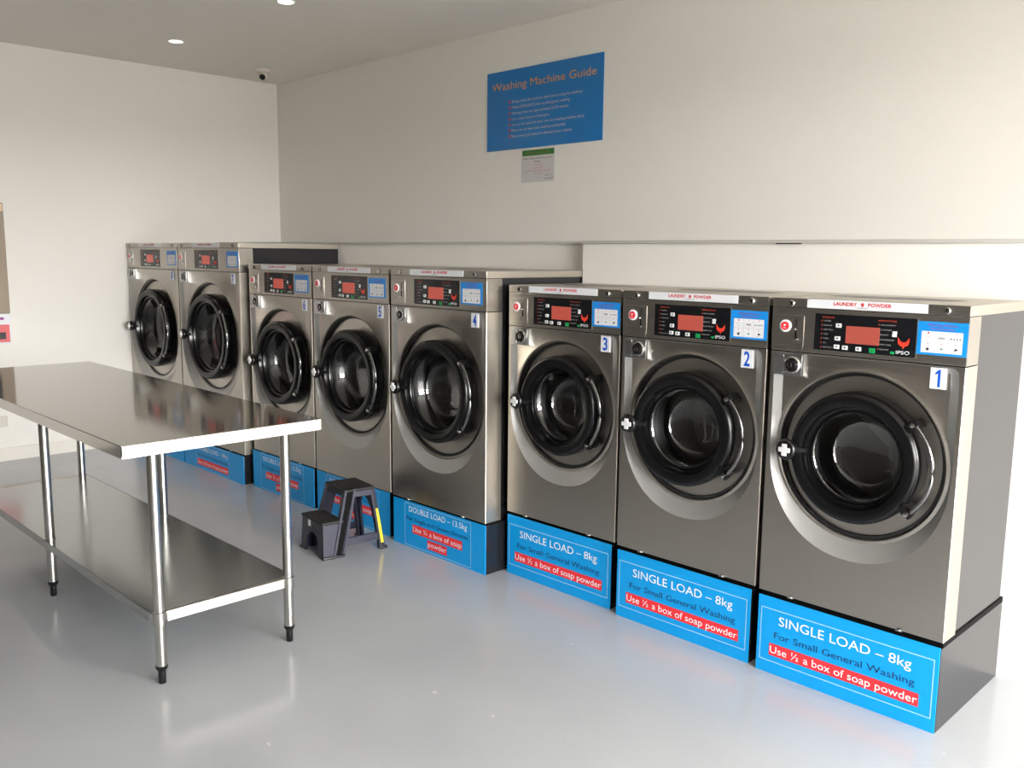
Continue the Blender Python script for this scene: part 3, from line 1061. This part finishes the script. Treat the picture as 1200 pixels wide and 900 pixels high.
ap.prism(arch((0.134, 0.080), 0.115, HL - 0.004, 0.062), 0, 1, 'stool', lambda p, a: (p[0], -0.162 + a * 0.012 + p[1] * 0.035, p[1]))
a_ = ap.build('front_apron', st, recalc=True)
tg = MB()
tg.prism([(-0.050, 0.138), (-0.022, 0.138), (-0.022, 0.172), (-0.036, 0.180), (-0.050, 0.172)], 0, 1, 'paper', lambda p, a: (p[0], -0.1632 + p[1] * 0.035 + a * 0.001, p[1]))
tag(tg.build('tag', a_, recalc=True), 'pale tag')
bk = MB().prism(arch((0.134, 0.085), 0.26, HT - 0.010, 0.070), 0, 1, 'stool', lambda p, a: (p[0], 0.182 - a * 0.012 - p[1] * 0.130, p[1]))
bk.build('back_apron', st, recalc=True)

# ------------------------------------------------------------------ signs on the back wall
sg = MB().box(0.0, 0.983, -0.006, 0.0, 0.0, 0.494, 'bluedeep', 0.001)
zb = 2.190
y = -0.0068
sg.textline('Washing Machine Guide', 0.046, 0.932, 2.566 - zb, 0.047, y, 'orange')
LN = [('Always check the drum for items before using the machines', 3.487, 2.486), ('Check all POCKETS prior to placing your washing', 3.386, 2.451),
      ('Washing times are approximately 25-30 minutes', 3.376, 2.415), ('Use a small amount of detergent', 3.218, 2.379),
      ('You can not open the door once the washing machine starts', 3.502, 2.344), ('Please do not leave your washing unattended', 3.353, 2.309),
      ('Please ensure you have all collected all your clothes', 3.406, 2.273)]
for s, xe, zc in LN:
    sg.disc(0.0085, y, 'redink', (2.872 - 2.660, zc - zb), 14)
    sg.textline(s, 2.889 - 2.660, xe - 2.660, zc - zb - 0.009, 0.0165, y, 'lineink')
o = sg.build('wall_sign', None, (2.660, -0.001, zb))
tag(o, 'large blue sign titled Washing Machine Guide high on the wall', 'sign')
nt_ = MB().box(0.0, 0.282, -0.0015, 0.0, 0.0, 0.199, 'notice')
bx, bz = 2.980, 1.976
y = -0.0022
nt_.rect(0.006, 0.281, 2.140 - bz, 0.199, y, 'gband')
nt_.textline('NOTICE TO CUSTOMERS', 0.040, 0.245, 2.149 - bz, 0.015, y - 0.0006, 'brownink')
for s, a, b, z, c, mm in (('Please respect others who use this', 2.994, 3.246, 2.118, .011, 'blackink'), ('facility', 3.091, 3.145, 2.097, .011, 'blackink'),
                          ('no smoking', 3.089, 3.155, 2.077, .008, 'redink'), ('no food or drink', 3.078, 3.166, 2.059, .008, 'redink'),
                          ('do not overload machines or dryers at any', 3.015, 3.230, 2.042, .008, 'redink'), ('time please', 3.092, 3.160, 2.025, .008, 'redink'),
                          ('Thank You', 3.187, 3.240, 2.011, .009, 'blackink'), ('Management', 3.185, 3.256, 1.992, .009, 'blackink')):
    nt_.textline(s, a - bx, b - bx, z - bz, c, y, mm)
o = nt_.build('notice', None, (bx, -0.001, bz))
tag(o, 'small white paper notice with a green header below the blue sign', 'notice')

# ------------------------------------------------------------------ ceiling: downlights and security camera
for (x, y), lab in (((0.932, -1.307), 'round recessed ceiling downlight nearer the far left wall'), ((2.357, -1.302), 'round recessed ceiling downlight cut by the top of the frame')):
    d = thing('downlight', lab, 'light', (x, y, H), 0, 'recessed ceiling downlights')
    MB().lathe([(0.058, 0.0), (0.056, -0.005), (0.047, -0.006), (0.044, -0.002)], 'lampring', n=40, axis='z').build('trim_ring', d, recalc=True)
    MB().lathe([(0.045, -0.001), (0.040, -0.005), (0.0001, -0.006)], 'lamp', n=40, axis='z').build('lamp', d, recalc=True)
    l = bpy.data.lights.new('downlight_beam', 'SPOT')
    l.energy, l.spot_size, l.spot_blend, l.shadow_soft_size, l.color = 10, math.radians(120), 0.9, 0.045, (1.0, 0.93, 0.84)
    lo = bpy.data.objects.new('downlight_beam', l)
    COL.objects.link(lo)
    lo.parent = d
    lo.location = (0, 0, -0.012)
sc_ = thing('security_camera', 'small white dome security camera on the ceiling by the corner', 'camera', (0.500, -0.405, H))
MB().lathe([(0.0001, -0.024), (0.044, -0.024), (0.052, -0.018), (0.054, 0.0)], 'camwhite', n=36, axis='z').build('mount_base', sc_, recalc=True)
ball = MB()
aim = Vector((0.62, -0.62, -0.48)).normalized()
n = 14
prof = [(0.040 * math.sin(math.pi * i / n) + 1e-5, -0.040 * math.cos(math.pi * i / n)) for i in range(n + 1)]
ball.lathe(prof, 'camwhite', n=28, axis='z')
qe = aim.to_track_quat('Z', 'Y').to_euler()
bo = ball.build('camera_ball', sc_, (0, 0, -0.046), qe, recalc=True)
MB().lathe([(0.023, 0.030), (0.023, 0.040), (0.020, 0.0425), (0.0001, 0.043)], 'black', n=28, axis='z').build('lens', bo, recalc=True)['label'] = 'black lens face'

# ------------------------------------------------------------------ left wall: vending unit and outlet
vm = thing('wall_dispenser', 'tan metal wall dispenser with a red and white label at the left edge', 'dispenser', (0.0, -2.205, 0.855))
vb = MB().box(0.0, 0.05, -0.80, 0.0, 0.215, 0.99, 'tan', 0.008, 3)
vb.box(0.0, 0.046, -0.80, 0.0, 0.0, 0.215, 'paper', 0.003)
vb.build('casing', vm)
MB().box(0.049, 0.054, -0.72, -0.085, 0.30, 0.92, 'vdark', 0.002).build('front_window', vm)
MB().box(0.010, 0.056, -0.80, -0.003, 0.93, 0.985, 'cream', 0.01, 3).build('top_cap', vm)
pl_ = MB().box(0.045, 0.0475, -0.80, -0.012, 0.012, 0.138, 'pink')
pl_.box(0.046, 0.0482, -0.80, -0.045, 0.172, 0.190, 'purple')
pl_.box(0.046, 0.0485, -0.080, -0.038, 0.034, 0.082, 'vdark')
tag(pl_.build('label_panel', vm), 'red label panel with a black square')
po = thing('power_outlet', 'white power outlet low on the left wall under the table edge', 'outlet', (0.0, -2.318, 0.291))
MB().box(0.0, 0.010, -0.058, 0.058, -0.040, 0.040, 'outlet', 0.004, 3).build('face_plate', po)
for sy in (-0.028, 0.028):
    MB().box(0.009, 0.013, sy - 0.012, sy + 0.012, 0.010, 0.026, 'outlet', 0.002).build('switch', po)
